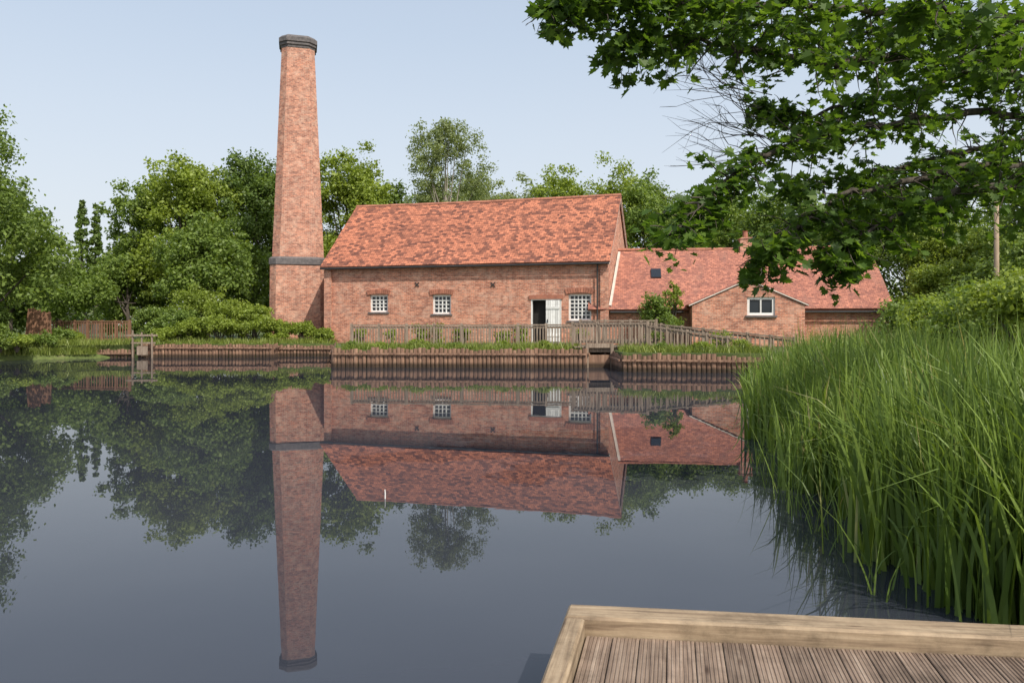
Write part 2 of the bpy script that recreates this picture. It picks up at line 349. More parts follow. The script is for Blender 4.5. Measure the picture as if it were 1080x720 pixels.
mb=MB(); openwall(mb,0,L,-.1,EH,0,ops+[ops_d])
mb.face([(0,W,-.1),(0,0,-.1),(0,0,EH),(0,W/2,RH-.08),(0,W,EH)]); mb.face([(L,0,-.1),(L,W,-.1),(L,W,EH),(L,W/2,RH-.08),(L,0,EH)])
mb.face([(0,W,-.1),(0,W,EH),(L,W,EH),(L,W,-.1)])
mb.obj('wall',M['brick'],mill,fixn=False)
mb=MB(); mb.box(.0,.42,-.14,-.003,-.1,EH-.3); mb.obj('pilaster',M['brick'],mill)
mb=MB(); mb.box(L-.36,L+.05,-.1,-.003,-.1,EH-.5); mb.obj('pilaster',M['brick'],mill)
mb=MB(); mb.box(.45,L-.4,-.06,-.003,EH-.28,EH-.14); mb.box(.45,L-.4,-.11,-.004,EH-.14,EH-.02); mb.obj('cornice',M['brick2'],mill)
mb=MB(); mb.box(.05,L-.05,.35,.4,0,EH-.1); mb.obj('interior_shade_sheet',M['dark'],mill)  # black sheet behind the openings, painting the unlit interior
def roofslab(mb,x0,x1,y0,z0,y1,z1_,th=.13,nx=30,ny=8,sag=.03,seed=1):
    rng=np.random.default_rng(seed); g=rng.normal(size=(nx+1,ny+1))*sag*.45
    for _ in range(2): g=(g+np.roll(g,1,0)+np.roll(g,-1,0)+np.roll(g,1,1)+np.roll(g,-1,1))/5*1.6
    i0=len(mb.v); nrm=Vector((0,-(z1_-z0),(y1-y0))).normalized()
    if nrm.z<0: nrm=-nrm
    for lay in (1,0):
        for i in range(nx+1):
            for j in range(ny+1):
                f=j/ny; k=i/nx; s_=-sag*2*math.sin(math.pi*k)*f
                e=g[i,j] if lay else 0
                mb.v.append((x0+(x1-x0)*k,y0+(y1-y0)*f+nrm.y*(th*lay+e),z0+(z1_-z0)*f+nrm.z*(th*lay+e)+s_))
    n1=(nx+1)*(ny+1)
    for i in range(nx):
        for j in range(ny):
            a=i0+i*(ny+1)+j; q=(a,a+ny+1,a+ny+2,a+1)
            mb.f.append(q); mb.f.append(tuple(n1+t for t in reversed(q)))
    def edge(seq):
        for a,b in zip(seq,seq[1:]): mb.f.append((a,b,b+n1,a+n1))
    edge([i0+i*(ny+1) for i in range(nx+1)]); edge([i0+i*(ny+1)+ny for i in range(nx+1)])
    edge([i0+j for j in range(ny+1)]); edge([i0+nx*(ny+1)+j for j in range(ny+1)])
sl_=(RH-EH)/(W/2)
mb=MB(); roofslab(mb,-.12,L+.14,-.3,EH-.3*sl_+.02,W/2,RH+.02,seed=1); roofslab(mb,-.12,L+.14,W+.3,EH-.3*sl_+.02,W/2,RH+.02,seed=2)
roof=mb.obj('roof',M['tile'],mill)
def ridge(mb,x0,x1,y,z,r=.13,axis=0,l=.45):
    n=int((x1-x0)/l)
    for i in range(n):
        a=x0+(x1-x0)*i/n+.005; b=x0+(x1-x0)*(i+1)/n-.005
        sg=-.05*math.sin(math.pi*(i+.5)/n)
        P=[]
        for e in (a,b):
            for k in range(7):
                t=math.pi*k/6; u=math.cos(t)*r; h=math.sin(t)*r+sg
                P.append((e,y+u,z+h) if axis==0 else (y+u,e,z+h))
        i0=len(mb.v); mb.v+=P
        for k in range(6): mb.f.append((i0+k,i0+k+1,i0+8+k,i0+7+k))
        mb.f.append(tuple(i0+k for k in range(7))); mb.f.append(tuple(i0+7+k for k in range(7)))
mb=MB(); ridge(mb,-.12,L+.14,W/2,RH+.1); mb.obj('ridge_tiles',M['ridge'],roof)
mb=MB(); mb.tube([(-.1,-.38,EH-.26),(L+.1,-.38,EH-.28)],[.05,.05],8); mb.obj('gutter',M['gutter'],mill)
mb=MB(); mb.tube([(L-.5,-.16,EH-.3),(L-.5,-.16,0)],[.04,.04],8); mb.obj('drainpipe',M['gutter'],mill)
mb=MB()
for yy in (-.3,W+.3): mb.beam((L+.1,yy,EH-.3*sl_-.05),(L+.1,W/2,RH-.05),.06,.08)
mb.obj('verge_board',M['lead'],mill)
def gridwin(parent,a,b,c,d,y,nx,nz,bar=.045,fr=.07,arch=True):
    mb=MB(); mb.box(a,a+fr,y-.04,y+.03,c,d); mb.box(b-fr,b,y-.04,y+.03,c,d); mb.box(a+fr,b-fr,y-.04,y+.03,c,c+fr); mb.box(a+fr,b-fr,y-.04,y+.03,d-fr,d)
    for i in range(1,nx):
        xx=a+fr+(b-a-2*fr)*i/nx; mb.box(xx-bar/2,xx+bar/2,y-.03,y+.02,c+fr,d-fr)
    for i in range(1,nz):
        zz=c+fr+(d-c-2*fr)*i/nz; mb.box(a+fr,b-fr,y-.033,y+.023,zz-bar/2,zz+bar/2)
    o=mb.obj('window',M['white'],parent)
    mb=MB(); mb.face([(a,y+.04,c),(b,y+.04,c),(b,y+.04,d),(a,y+.04,d)]); mb.obj('glass_pane',M['glass'],o)
    mb=MB(); mb.box(a-.08,b+.08,y-.22,y-.10,c-.09,c-.004); mb.obj('sill',M['bluebrick'],o)
    if arch:
        mb=MB(); n=11; w_=b-a
        for i in range(n):
            t0=-1+2*i/n; t1=-1+2*(i+.86)/n
            def P(t,h): return (a+w_/2+(w_/2+.1)*t*(1+.12*h), y-.215, d+.002+ (1-t*t)*.07+h*.24)
            p=[P(t0,0),P(t1,0),P(t1,1),P(t0,1)]
            mb.hexa([p[0],p[1],(p[1][0],y-.12,p[1][2]),(p[0][0],y-.12,p[0][2])],[p[3],p[2],(p[2][0],y-.12,p[2][2]),(p[3][0],y-.12,p[3][2])])
        mb.obj('brick_arch',M['ridge'],o)
for i,(a,b,c,d) in enumerate(ops): gridwin(mill,a,b,c,d,.16,4 if i<2 else 5,4 if i<2 else 6,bar=.055,fr=.09)
xa,xb,zc,zd=ops_d
mb=MB()
for k in range(6):
    x0=s1(576)+k*(xb-.06-s1(576))/6; x1=x0+(xb-.06-s1(576))/6-.012; mb.box(x0,x1,-.05,.02,zc+.03,zd-.06)
mb.box(s1(576),xb-.07,-.08,-.051,zc+.3,zc+.42); mb.box(s1(576),xb-.07,-.08,-.051,zd-.5,zd-.38)
dr=mb.obj('door',M['white'],mill); dr['label']='white plank door leaf folded open'
mb=MB(); mb.box(s1(576)+.08,s1(576)+.12,-.11,-.052,zc+1.0,zc+1.16); mb.obj('handle',M['gutter'],dr)
mb=MB(); mb.box(xa,xa+.07,.0,.12,zc,zd); mb.box(xb-.05,xb,.0,.12,zc,zd); mb.box(xa+.07,xb-.05,.0,.12,zd-.05,zd); mb.obj('door_frame',M['white'],mill)
mb=MB(); mb.box(xa-.1,xb+.1,-.06,-.003,zd+.002,zd+.2); mb.obj('lintel',M['ridge'],mill)
mb=MB(); mb.box(xa-.2,xb+.2,-.6,-.005,-.05,.12); mb.obj('doorstep',M['concrete'],mill)
for sx in (440,520):
    mb=MB(); s=s1(sx); zz=z1(300,s); mb.beam((s-.11,-.03,zz-.11),(s+.11,-.03,zz+.11),.04,.04); mb.beam((s-.11,-.03,zz+.11),(s+.11,-.03,zz-.11),.035,.045); mb.obj('wall_tie_plate',M['gutter'],mill)
# ---------------------------------------------------------------- chimney
CD=46.2; CX=wx(314.5,CD)
ch=top('brick_chimney','tall tapering octagonal brick chimney stack with dark cap','chimney',(CX,CD,GZ),math.atan2(CX,CD)*-1)
def octo(w_,cf):
    h=w_/2; c=h*cf; return [(-h+c,-h),(h-c,-h),(h,-h+c),(h,h-c),(h-c,h),(-h+c,h),(-h,h-c),(-h,-h+c)]
def loft(mb,rings):
    n=len(rings[0][0]); i0=len(mb.v)
    for poly,z in rings: mb.v+=[(p[0],p[1],z) for p in poly]
    for k in range(len(rings)-1):
        for j in range(n):
            j2=(j+1)%n; mb.f.append((i0+k*n+j,i0+k*n+j2,i0+(k+1)*n+j2,i0+(k+1)*n+j))
    mb.f.append(tuple(i0+j for j in reversed(range(n)))); mb.f.append(tuple(i0+(len(rings)-1)*n+j for j in range(n)))
pz=lambda py: wz(py,CD)-GZ
pw=lambda w_: w_*CD/F
mb=MB(); loft(mb,[(octo(pw(57),.22),-.1),(octo(pw(55.5),.22),pz(281.5))]); mb.obj('base',M['brick2'],ch)
mb=MB(); loft(mb,[(octo(pw(57.5),.24),pz(281)+.005),(octo(pw(57.5),.24),pz(275)),(octo(pw(53),.28),pz(273))]); mb.obj('band',M['bluebrick'],ch)
mb=MB(); loft(mb,[(octo(pw(51.5),.3),pz(273)+.005),(octo(pw(33),.36),pz(56))]); mb.obj('shaft',M['brick2'],ch)
mb=MB(); loft(mb,[(octo(pw(34),.4),pz(56)+.004),(octo(pw(34.5),.4),pz(53.5)),(octo(pw(36.5),.4),pz(53.2)),(octo(pw(36.5),.4),pz(50.5)),(octo(pw(38.5),.4),pz(50.2)),(octo(pw(38.5),.4),pz(46)),(octo(pw(33),.4),pz(43.2)),(octo(pw(27),.4),pz(43)),(octo(pw(26),.4),pz(46))]); mb.obj('cap',M['bluebrick'],ch)
# ---------------------------------------------------------------- outbuilding
A2=math.radians(8); O2=(4.80,38.25); s2,z2=mkframe(O2,A2); L2=13.2; W2=7.0; E2=1.92; R2=4.92
ob=top('brick_outbuilding','low red brick range with pale clay tile roof and gabled wing','building',(O2[0],O2[1],GZ),-A2)
mb=MB(); mb.face([(0,0,-.1),(L2,0,-.1),(L2,0,E2),(0,0,E2)]); mb.face([(L2,0,-.1),(L2,W2,-.1),(L2,W2,E2),(L2,W2/2,R2-.08),(L2,0,E2)]); mb.face([(0,W2,-.1),(0,W2,E2),(L2,W2,E2),(L2,W2,-.1)])
wy=-1.6; wa=s2(730,wy); wb=s2(849,wy); wm=(wa+wb)/2; AP=3.05
wo=[s2(788,wy),s2(817.5,wy)]; sm=sum(wo)/2; wop=(wo[0],wo[1],z2(332.5,sm,wy),z2(313,sm,wy))
slw=(AP-E2)/((wb-wa)/2); hh=wop[3]+.04; ex=(hh-E2)/slw
openwall(mb,wa+ex,wb-ex,-.1,hh,wy,[wop])
for a_,b_,sg in ((wa,wa+ex,1),(wb,wb-ex,-1)):
    mb.face([(a_,wy,-.1),(b_,wy,-.1),(b_,wy,hh-.02),(a_,wy,E2-.02)])
mb.face([(wa+ex,wy,hh),(wb-ex,wy,hh),(wm,wy,AP-.03)])
mb.face([(wa,.0,-.1),(wa,wy,-.1),(wa,wy,E2),(wa,.0,E2)]); mb.face([(wb,wy,-.1),(wb,.0,-.1),(wb,.0,E2),(wb,wy,E2)])
mb.obj('wall',M['brick'],ob,fixn=False)
sr=(R2-E2)/(W2/2)
mb=MB(); roofslab(mb,-1.0,L2+.15,-.3,E2-.3*sr+.02,W2/2,R2+.02,seed=5); roofslab(mb,-.05,L2+.15,W2+.3,E2-.3*sr+.02,W2/2,R2+.02,seed=6)
r2=mb.obj('roof',M['tile2'],ob)
mb=MB()
def wingroof(mb,xe,xm,ze,zm,y0,y1,th=.10):
    dx=xm-xe; dz=zm-ze; n=Vector((-dz,0,dx)).normalized()
    if n.z<0: n=-n
    b=[(xe,y0,ze),(xm,y0,zm),(xm,y1,zm),(xe,y1,ze)]
    mb.hexa(b,[(p[0]+n.x*th,p[1],p[2]+n.z*th) for p in b])
ov=.15
wingroof(mb,wa-ov,wm,E2-ov*slw+.01,AP+.01,wy-.04,1.7); wingroof(mb,wb+ov,wm,E2-ov*slw+.012,AP+.012,wy-.04,1.7)
mb.obj('wing_roof',M['tile2'],ob)
mb=MB(); ridge(mb,-.0,L2+.15,W2/2,R2+.1); mb.obj('ridge_tiles',M['ridge'],r2)
mb=MB(); ridge(mb,wy-.04,1.6,wm,AP+.06,axis=1,r=.1); mb.obj('wing_ridge_tiles',M['ridge'],r2)
mb=MB(); mb.beam((wa-ov,wy-.06,E2-ov*slw+.05),(wm,wy-.06,AP+.05),.03,.05); mb.beam((wb+ov,wy-.06,E2-ov*slw+.05),(wm,wy-.06,AP+.05),.03,.05)
mb.obj('verge_board',M['lead'],ob)
gridwin(ob,*wop,wy+.12,2,1,.07,.12,arch=False)
mb=MB(); sx=s2(786,3.5); mb.box(sx-.3,sx+.3,3.2,3.8,R2-.3,R2+.6); mb.box(sx-.35,sx+.35,3.15,3.85,R2+.603,R2+.68); st=mb.obj('chimney_stack',M['brick2'],ob)
mb=MB(); mb.tube([(sx,3.5,R2+.66),(sx,3.5,R2+1.0),(sx,3.5,R2+1.05)],[.15,.12,.16],10); mb.obj('chimney_pot',M['ridge'],st)
ax=(math.cos(ANG),-math.sin(ANG)); ay=(math.sin(ANG),math.cos(ANG))
def millw(x,y,z): return (O1[0]+ax[0]*x+ay[0]*y,O1[1]+ax[1]*x+ay[1]*y,z)
inv=Matrix.Rotation(A2,4,'Z')
def toob(p): return tuple(inv@(Vector(p)-Vector((O2[0],O2[1],GZ))))
f0=toob(millw(L+.1,.1,0)); f1=toob(millw(L+.1,3.5,0))
zr=lambda y:E2+sr*y+.22
mb=MB(); mb.beam((f0[0],-.25,zr(-.25)),(f1[0],f1[1],zr(f1[1])),.12,.12); mb.obj('fillet',M['lead'],ob)
sx=s2(692,1.6); mb=MB(); zz=E2+sr*1.5+.16
mb.hexa([(sx-.25,1.5,zz),(sx+.25,1.5,zz),(sx+.25,2.05,zz+.55*sr),(sx-.25,2.05,zz+.55*sr)],[(sx-.25,1.45,zz+.08),(sx+.25,1.45,zz+.08),(sx+.25,2.0,zz+.08+.55*sr),(sx-.25,2.0,zz+.08+.55*sr)]); mb.obj('skylight',M['glass'],ob)
mb=MB(); mb.tube([(0.1,-.36,E2-.3),(wa-.3,-.36,E2-.3)],[.05,.05],8); mb.obj('gutter',M['gutter'],ob)
mb=MB(); mb.tube([(wb+.3,-.36,E2-.3),(L2+.1,-.36,E2-.3)],[.05,.05],8); mb.obj('gutter',M['gutter'],ob)
# ---------------------------------------------------------------- pilings
def piling(name,label,pts,zt,w_=.17,seed=0,cat='retaining wall'):
    rng=random.Random(seed); mb=MB()
    for (a,b) in zip(pts,pts[1:]):
        a=Vector((a[0],a[1])); b=Vector((b[0],b[1])); Ln=(b-a).length; d=(b-a)/Ln; n=Vector((d.y,-d.x))
        k=int(Ln/w_); run=0
        for i in range(k):
            if rng.random()<.15: run=rng.uniform(-.05,.03)
            c=a+d*(i+.5)*Ln/k; r=w_*.5*rng.uniform(.85,1.0); h=zt+run+rng.uniform(-.06,.04); o=rng.uniform(-.02,.03)
            poly=[]
            for t in range(6):
                an=math.pi*t/5; q=c+d*math.cos(an)*r*-1+n*(math.sin(an)*r*.6+o); poly.append((q.x,q.y))
            mb.prism(poly,-.6,h)
    ob_=mb.obj(name,M['piling'],None)
    mb=MB()
    for (a,b) in zip(pts,pts[1:]):
        a=Vector((a[0],a[1])); b=Vector((b[0],b[1])); d=(b-a).normalized(); n=Vector((d.y,-d.x))*.11
        mb.beam((a.x+n.x,a.y+n.y,zt-.2),(b.x+n.x,b.y+n.y,zt-.2),.05,.07)
    mb.obj('waling_rail',M['piling'],ob_)
    tag(ob_,label,cat); return ob_
piling('timber_retaining_wall','weathered brown timber piling along the mill terrace water edge',[(-9.3,40.6),(-7.12,30.5),(2.9,29.9),(3.0,34)],.74,seed=1)
piling('timber_retaining_wall.001','brown timber piling along the bank beside the chimney',[(-19.2,39.42),(-12.3,39.42),(-12.5,40.9)],.70,seed=2)
piling('timber_retaining_wall.002','brown timber piling beside the reed bed and ramp',[(4.0,34),(3.95,27.5),(9.4,26.7),(10.0,24.5)],.62,seed=3)
piling('timber_retaining_wall.003','low reddish timber piling below the brick chimney',[(-12.9,40.92),(-9.35,40.92)],.62,seed=4)
# ---------------------------------------------------------------- railings
def railing(label,p0,p1,posts,h=.95,slat=.13,name='wooden_railing',mat='timber',cat='railing',group=None):
    e=top(name,label,cat,p0,0,group); p0=Vector(p0); d=Vector(p1)-p0; Ln=Vector((d.x,d.y,0)).length
    for i in range(posts+1):
        q=d*i/posts; mb=MB(); mb.box(q.x-.055,q.x+.055,q.y-.055,q.y+.055,q.z-.25,q.z+h+.07); mb.obj('post',M[mat],e)
    for k,(zz,hh_,ww) in enumerate(((h,.06,.13),(h-.1,.09,.04),(.15,.09,.04))):
        mb=MB(); mb.beam((0,0,zz),(d.x,d.y,d.z+zz),ww,hh_); mb.obj('rail',M[mat],e)
    n=int(Ln/slat); mb=MB(); nn=Vector((-d.y,d.x,0)).normalized()*-.035
    for i in range(n):
        q=d*(i+.5)/n+nn; mb.beam((q.x,q.y,q.z+.08),(q.x,q.y,q.z+h-.06),.05,.03)
    mb.obj('slats',M[mat],e)
    return e
railing('long weathered timber railing along the mill terrace',(wx(371,33),33,.7),(wx(606,32.2),32.2,.72),8,h=.96,slat=.125)
railing('timber railing on the water side of the sluice footbridge',(wx(604,30.9),30.9,.86),(wx(683,29.8),29.8,.86),3,h=.88,name='footbridge_railing')
railing('timber railing on the mill side of the sluice footbridge',(wx(612,32.2),32.2,.9),(wx(692,31.6),31.6,.9),3,h=.95,name='footbridge_railing.001')
railing('timber railing sloping down beside the ramp',(wx(676,32.5),32.5,.82),(wx(838,29.5),29.5,.2),7,h=.95,slat=.17,name='ramp_railing')
railing('timber railing on the water side of the ramp',(wx(683,29.75),29.75,.8),(wx(790,28.2),28.2,.25),5,h=.85,slat=.2,name='ramp_railing.001')
fb=top('sluice_footbridge','timber footbridge over the sluice channel','footbridge',(2.5,31.2,0))
mb=MB()
for i in range(22): mb.box(-.05+i*.145,.08+i*.145,-.9,.9,.78,.83)
mb.obj('deck',M['timber'],fb)
mb=MB(); mb.box(-.1,3.2,-.8,-.68,.6,.777); mb.obj('beam',M['timber'],fb)
mb=MB(); mb.box(-.1,3.2,.68,.8,.6,.777); mb.obj('beam',M['timber'],fb)
sg=top('sluice_gate','dark timber sluice gate below the footbridge','sluice gate',(3.45,30.3,0))
mb=MB(); mb.box(-.55,-.43,-.08,.08,-.4,.95); mb.box(.43,.55,-.08,.08,-.4,.95); mb.box(-.42,.42,-.07,.07,.78,.95); mb.obj('frame',M['timber'],sg)
mb=MB(); mb.box(-.425,.425,.0,.06,-.3,.5); mb.obj('gate_leaf',M['piling'],sg)
lk=top('paddle_gear','grey timber sluice paddle gear standing at the bank','sluice',(wx(151,39),39,0))
mb=MB(); mb.box(-.56,-.50,-.04,.04,-.3,1.4); mb.obj('post',M['timber'],lk); mb=MB(); mb.box(.42,.48,-.04,.04,-.3,1.25); mb.obj('post',M['timber'],lk)
mb=MB(); mb.box(-.85,.75,-.085,-.045,1.1,1.19); mb.obj('crossbeam',M['timber'],lk)
mb=MB(); mb.box(-.65,.6,.045,.085,.72,.8); mb.obj('crossbeam',M['timber'],lk)
mb=MB(); mb.box(-.1,-.04,-.03,.03,.1,1.3); mb.box(-.3,.25,-.055,-.035,.15,.6); mb.obj('paddle',M['timber'],lk)
piling('timber_retaining_wall.004','short low timber edging beside the sluice gear',[(-22.4,38.9),(-19.3,39.3)],.42,seed=6)
railing('rustic brown picket fence along the far grass bank',(wx(50,43),43,.72),(wx(137,42),42,.72),6,h=1.15,slat=.16,name='picket_fence',mat='fence',cat='fence')
e=top('panel_fence','brown close boarded fence panels leaning in the undergrowth','fence',(wx(26,39.0),39.0,.75))
for k in range(2):
    mb=MB()
    for i in range(5): mb.box(k*.7+i*.13,k*.7+i*.13+.12,-.02+k*.08,.01+k*.08,.0,1.75-.25*k+.04*(i%3))
    mb.box(k*.7,k*.7+.64,.012+k*.08,.06+k*.08,.4,.5); mb.box(k*.7,k*.7+.64,.012+k*.08,.06+k*.08,1.2,1.3)
    p_=mb.obj('panel',M['fence'],e); p_.rotation_euler=(0,.1-.14*k,0)
mb=MB(); mb.tube([(0,0,-.3),(0,0,6.3)],[.12,.09],10); o=mb.obj('telegraph_pole',M['pole'],None,(wx(1051,26),26,GZ),smooth=True); o.scale=(.8,.8,.82); tag(o,'bare brown wooden telegraph pole among the trees','pole')
mb=MB(); mb.tube([(0,0,-.1),(.003,0,.05),(.0,0,.09)],[.006,.006,.004],6); o=mb.obj('marker_stick',M['white'],None,(wx(406,7.5),7.5,0)); tag(o,'thin white stick poking out of the pond','stick')
# ---------------------------------------------------------------- viewing deck
P0=Vector((.276,3.72)); ev=Vector((.992,-.127)); bv=Vector((-.205,-.979)).normalized()
M['deckboard']=woodmat('deck_board_wood',[(.12,.083,.06),(.24,.175,.13),(.34,.265,.205)],-math.atan2(bv.y,bv.x))
M['deckbeam']=woodmat('deck_beam_wood',[(.18,.125,.08),(.32,.24,.155),(.43,.335,.23)],-math.atan2(ev.y,ev.x))
M['deckbeam2']=woodmat('deck_side_beam_wood',[(.18,.125,.08),(.32,.24,.155),(.43,.335,.23)],-math.atan2(bv.y,bv.x))
dk=top('viewing_deck','ribbed timber viewing deck with raised pale edge beams','deck',(0,0,0))
def bevbeam(mb,poly,z0,z1_,bv_=.012):
    n=len(poly); ins=[]
    for k in range(n):
        a=Vector(poly[k-1]);b=Vector(poly[k]);d=Vector(poly[(k+1)%n])
        ins.append(b+(a-b).normalized()*bv_+(d-b).normalized()*bv_)
    loft(mb,[([tuple(p) for p in poly],z0),([tuple(p) for p in poly],z1_-bv_),([tuple(p) for p in ins],z1_)])
a=P0; b=P0+ev*3.6; mb=MB(); bevbeam(mb,[tuple(a+bv*.165),tuple(b+bv*.165),tuple(b),tuple(a)],.14,.35); mb.obj('front_beam',M['deckbeam'],dk)
a=P0+bv*.168; e2=ev*.095; mb=MB(); bevbeam(mb,[tuple(a+bv*5),tuple(a+bv*5+e2),tuple(a+e2),tuple(a)],.14,.348); mb.obj('side_beam',M['deckbeam2'],dk)
mb=MB(); x=.102
while x<3.5:
    bw=.119; prof=[]; nr=7
    for i in range(nr):
        u0=x+bw*i/nr; g_=bw/nr
        prof+=[(u0,-.004),(u0+g_*.22,0),(u0+g_*.78,0),(u0+g_,-.004)]
    i0=len(mb.v); jit=random.Random(int(x*1000)).uniform(-.002,.002)
    for t in (.17,5.0):
        for u,z in prof:
            q=P0+ev*u+bv*t; mb.v.append((q.x,q.y,.268+z+jit))
    n=len(prof)
    for k in range(n-1): mb.f.append((i0+k,i0+k+1,i0+n+k+1,i0+n+k))
    x+=.1225
mb.obj('decking',M['deckboard'],dk,fixn=False)
mb=MB(); q=[P0+ev*.11+bv*.2,P0+ev*3.5+bv*.2,P0+ev*3.5+bv*5,P0+ev*.11+bv*5]; mb.prism([tuple(p) for p in reversed(q)],.15,.245); mb.obj('underdeck_shade_slab',M['dark'],dk)  # one solid near-black slab, painting the shade between and under the boards
for u,t in ((.15,.12),(1.7,.12),(3.3,.12),(.15,2.2)):
    q=P0+ev*u+bv*t; mb=MB(); mb.box(q.x-.05,q.x+.05,q.y-.05,q.y+.05,-.8,.138); mb.obj('leg',M['timber'],dk)
# ---------------------------------------------------------------- trees
tree('broadleaf_tree','big dense green tree leaning over the pond bank',-30,38,112,4.8,'lf_mid',42000,.2,.9,nl=18)
tree('broadleaf_tree.001','leafy tree behind the brown fence panels',8,46,190,3.4,'lf_dark',22000,.23,1.2)
tree('broadleaf_tree.002','low rounded tree behind the picket fence',60,60,278,4,'lf_mid',16000,.26,1.0)
tree('poplar_tree','slender grey green poplar in the distance',87,80,210,1.05,'lf_dark',7000,.3,2,group='distant poplars',column=True)
tree('poplar_tree.001','slender grey green poplar in the distance',101,81,214,.95,'lf_dark',7000,.3,2,group='distant poplars',column=True)
tree('broadleaf_tree.003','bushy light green tree beside the pond',158,54,188,3.2,'lf_mid',24000,.23,1.2)
tree('broadleaf_tree.004','tall light green tree beside the pond',197,52,158,4.2,'lf_yel',34000,.23,1.0,nl=16)
tree('broadleaf_tree.005','dark green tree just behind the chimney',256,56,150,4.2,'lf_dark',32000,.23,1.2,nl=16)
tree('broadleaf_tree.006','low dense tree behind the chimney shrubs',218,48,225,3.4,'lf_mid',24000,.21,.8)
tree('broadleaf_tree.007','low dense tree filling the bank',135,50,268,2.7,'lf_mid',16000,.21,.8)
tree('broadleaf_tree.008','dark tree hidden between chimney and wood',290,60,165,4.2,'lf_dark',22000,.25,1.2)
tree('broadleaf_tree.021','low leafy tree behind the chimney base',268,50,262,2.4,'lf_mid',14000,.2,.7)
tree('broadleaf_tree.009','yellow green round tree behind the mill roof',366,58,156,4.5,'lf_yel',34000,.23,2,nl=16)
tree('broadleaf_tree.010','dark green tree behind the mill roof',408,62,188,3.4,'lf_dark',18000,.25,2)
tree('birch_tree','tall airy grey green birch rising above the roof',470,66,102,4.1,'lf_grey',26000,.19,4,'palebark',nl=24,nc=12,dense=.95,thin=.5)
for i,(px,D,ty,R,m_) in enumerate([(432,74,200,4.5,'lf_mid'),(470,78,188,4.8,'lf_grey'),(508,75,184,5,'lf_grey'),(550,74,180,5.2,'lf_grey'),(595,72,178,5.4,'lf_yel'),(640,70,170,5.4,'lf_yel'),(685,68,180,5.0,'lf_mid'),(728,70,202,5.0,'lf_mid'),(775,72,200,5.5,'lf_mid'),(835,66,200,5.5,'lf_mid')]):
    tree('broadleaf_tree.%03d'%(11+i),'leafy tree in the belt behind the mill roofs',px,D,ty,R,m_,24000,.26,2,group='trees behind the mill')
for i,(px,D,ty,R,m_,lf) in enumerate([(900,50,205,4.8,'lf_mid',.22),(965,47,208,4.2,'lf_mid',.19),(1008,44,228,3.2,'lf_yel',.17),(1095,38,165,4.6,'lf_mid',.19),(1010,34,272,2.3,'lf_yel',.14),(1085,28,235,2.4,'lf_mid',.14),(1150,30,150,4,'lf_dark',.18)]):
    tree('broadleaf_tree.%03d'%(30+i),'bright leafy tree on the bank behind the reeds',px,D,ty,R,m_,20000,lf,.8,group='trees behind the reed bed')
for i,(px,D,ty,R,m_) in enumerate([(212,43,298,1.7,'lf_yel'),(243,42.5,312,1.6,'lf_yel'),(188,42,324,1.3,'lf_mid'),(268,42,322,1.3,'lf_yel'),(160,43,324,1.5,'lf_mid'),(230,41.2,332,1.1,'lf_yel'),(200,41,338,1.0,'lf_yel'),(290,42.5,338,1.0,'lf_yel'),(318,42.6,340,.9,'lf_yel'),(340,41.6,346,.6,'lf_yel'),(175,40.6,346,.8,'lf_yel')]):
    shrub('shrub.%03d'%i if i else 'shrub','leafy green shrub on the bank beside the chimney',wx(px,D),D,R,wz(ty,D)-GZ,m_,7000,.12,group='shrubs beside the chimney')
shrub('wall_shrub','climbing shrub against the outbuilding wall',wx(700,36.6),36.6,1.35,2.5,'lf_mid',4600,.12)
shrub('wall_shrub.001','thin tall shoots of shrub against the tiled roof',wx(710,36.8),36.8,.6,3.4,'lf_yel',1500,.11)
for i,(px,D,R_,h) in enumerate([(440,39.8,.7,1.0),(462,39.6,.7,1.1),(488,39.5,.6,.9),(530,38.8,.5,.7),(380,41.3,.6,.8),(548,38.5,.5,1.0),(415,40.3,.5,.8),(610,37.6,.6,.8)]):
    shrub('shrub.%03d'%(20+i),'low weeds at the foot of the mill wall',wx(px,D),D,R_,h,'lf_yel',1200,.11,group='weeds at the mill wall')
for i,(px,D,h,m_) in enumerate([(-20,35,1.6,'lf_mid'),(0,36,1.2,'lf_mid'),(18,36.2,.6,'lf_yel'),(38,37.6,.6,'lf_mid'),(62,39.5,.9,'lf_mid'),(75,41,.7,'lf_yel'),(-2,38,2.2,'lf_dark')]):
    shrub('shrub.%03d'%(30+i),'low leafy undergrowth on the pond bank',wx(px,D),D,1.0,h,m_,4500,.12,z0=.5,group='undergrowth on the pond bank')
for i,(px,D,h) in enumerate([(965,23,1.7),(1000,20,1.7),(1045,17,1.8),(1090,14,1.9),(1020,26,2.4),(1065,22,2.6)]):
    shrub('shrub.%03d'%(40+i),'bright green bush rising behind the reeds',wx(px,D),D,1.6,h,'lf_yel' if i%2 else 'lf_mid',8000,.1,group='bushes behind the reed bed')
rng=np.random.default_rng(3); C=[];R=[]
for i in range(520):
    X=rng.uniform(-95,110); C.append((X,rng.uniform(92,104),rng.uniform(.5,8+2*math.sin(X*.11)+1.5*math.sin(X*.31)))); R.append(rng.uniform(1.3,2.6))
o=polymesh('woodland',leaves(rng,C,R,60000,.55),4,M['lf_far']); o['kind']='stuff'; o['label']='distant belt of pale green woodland'
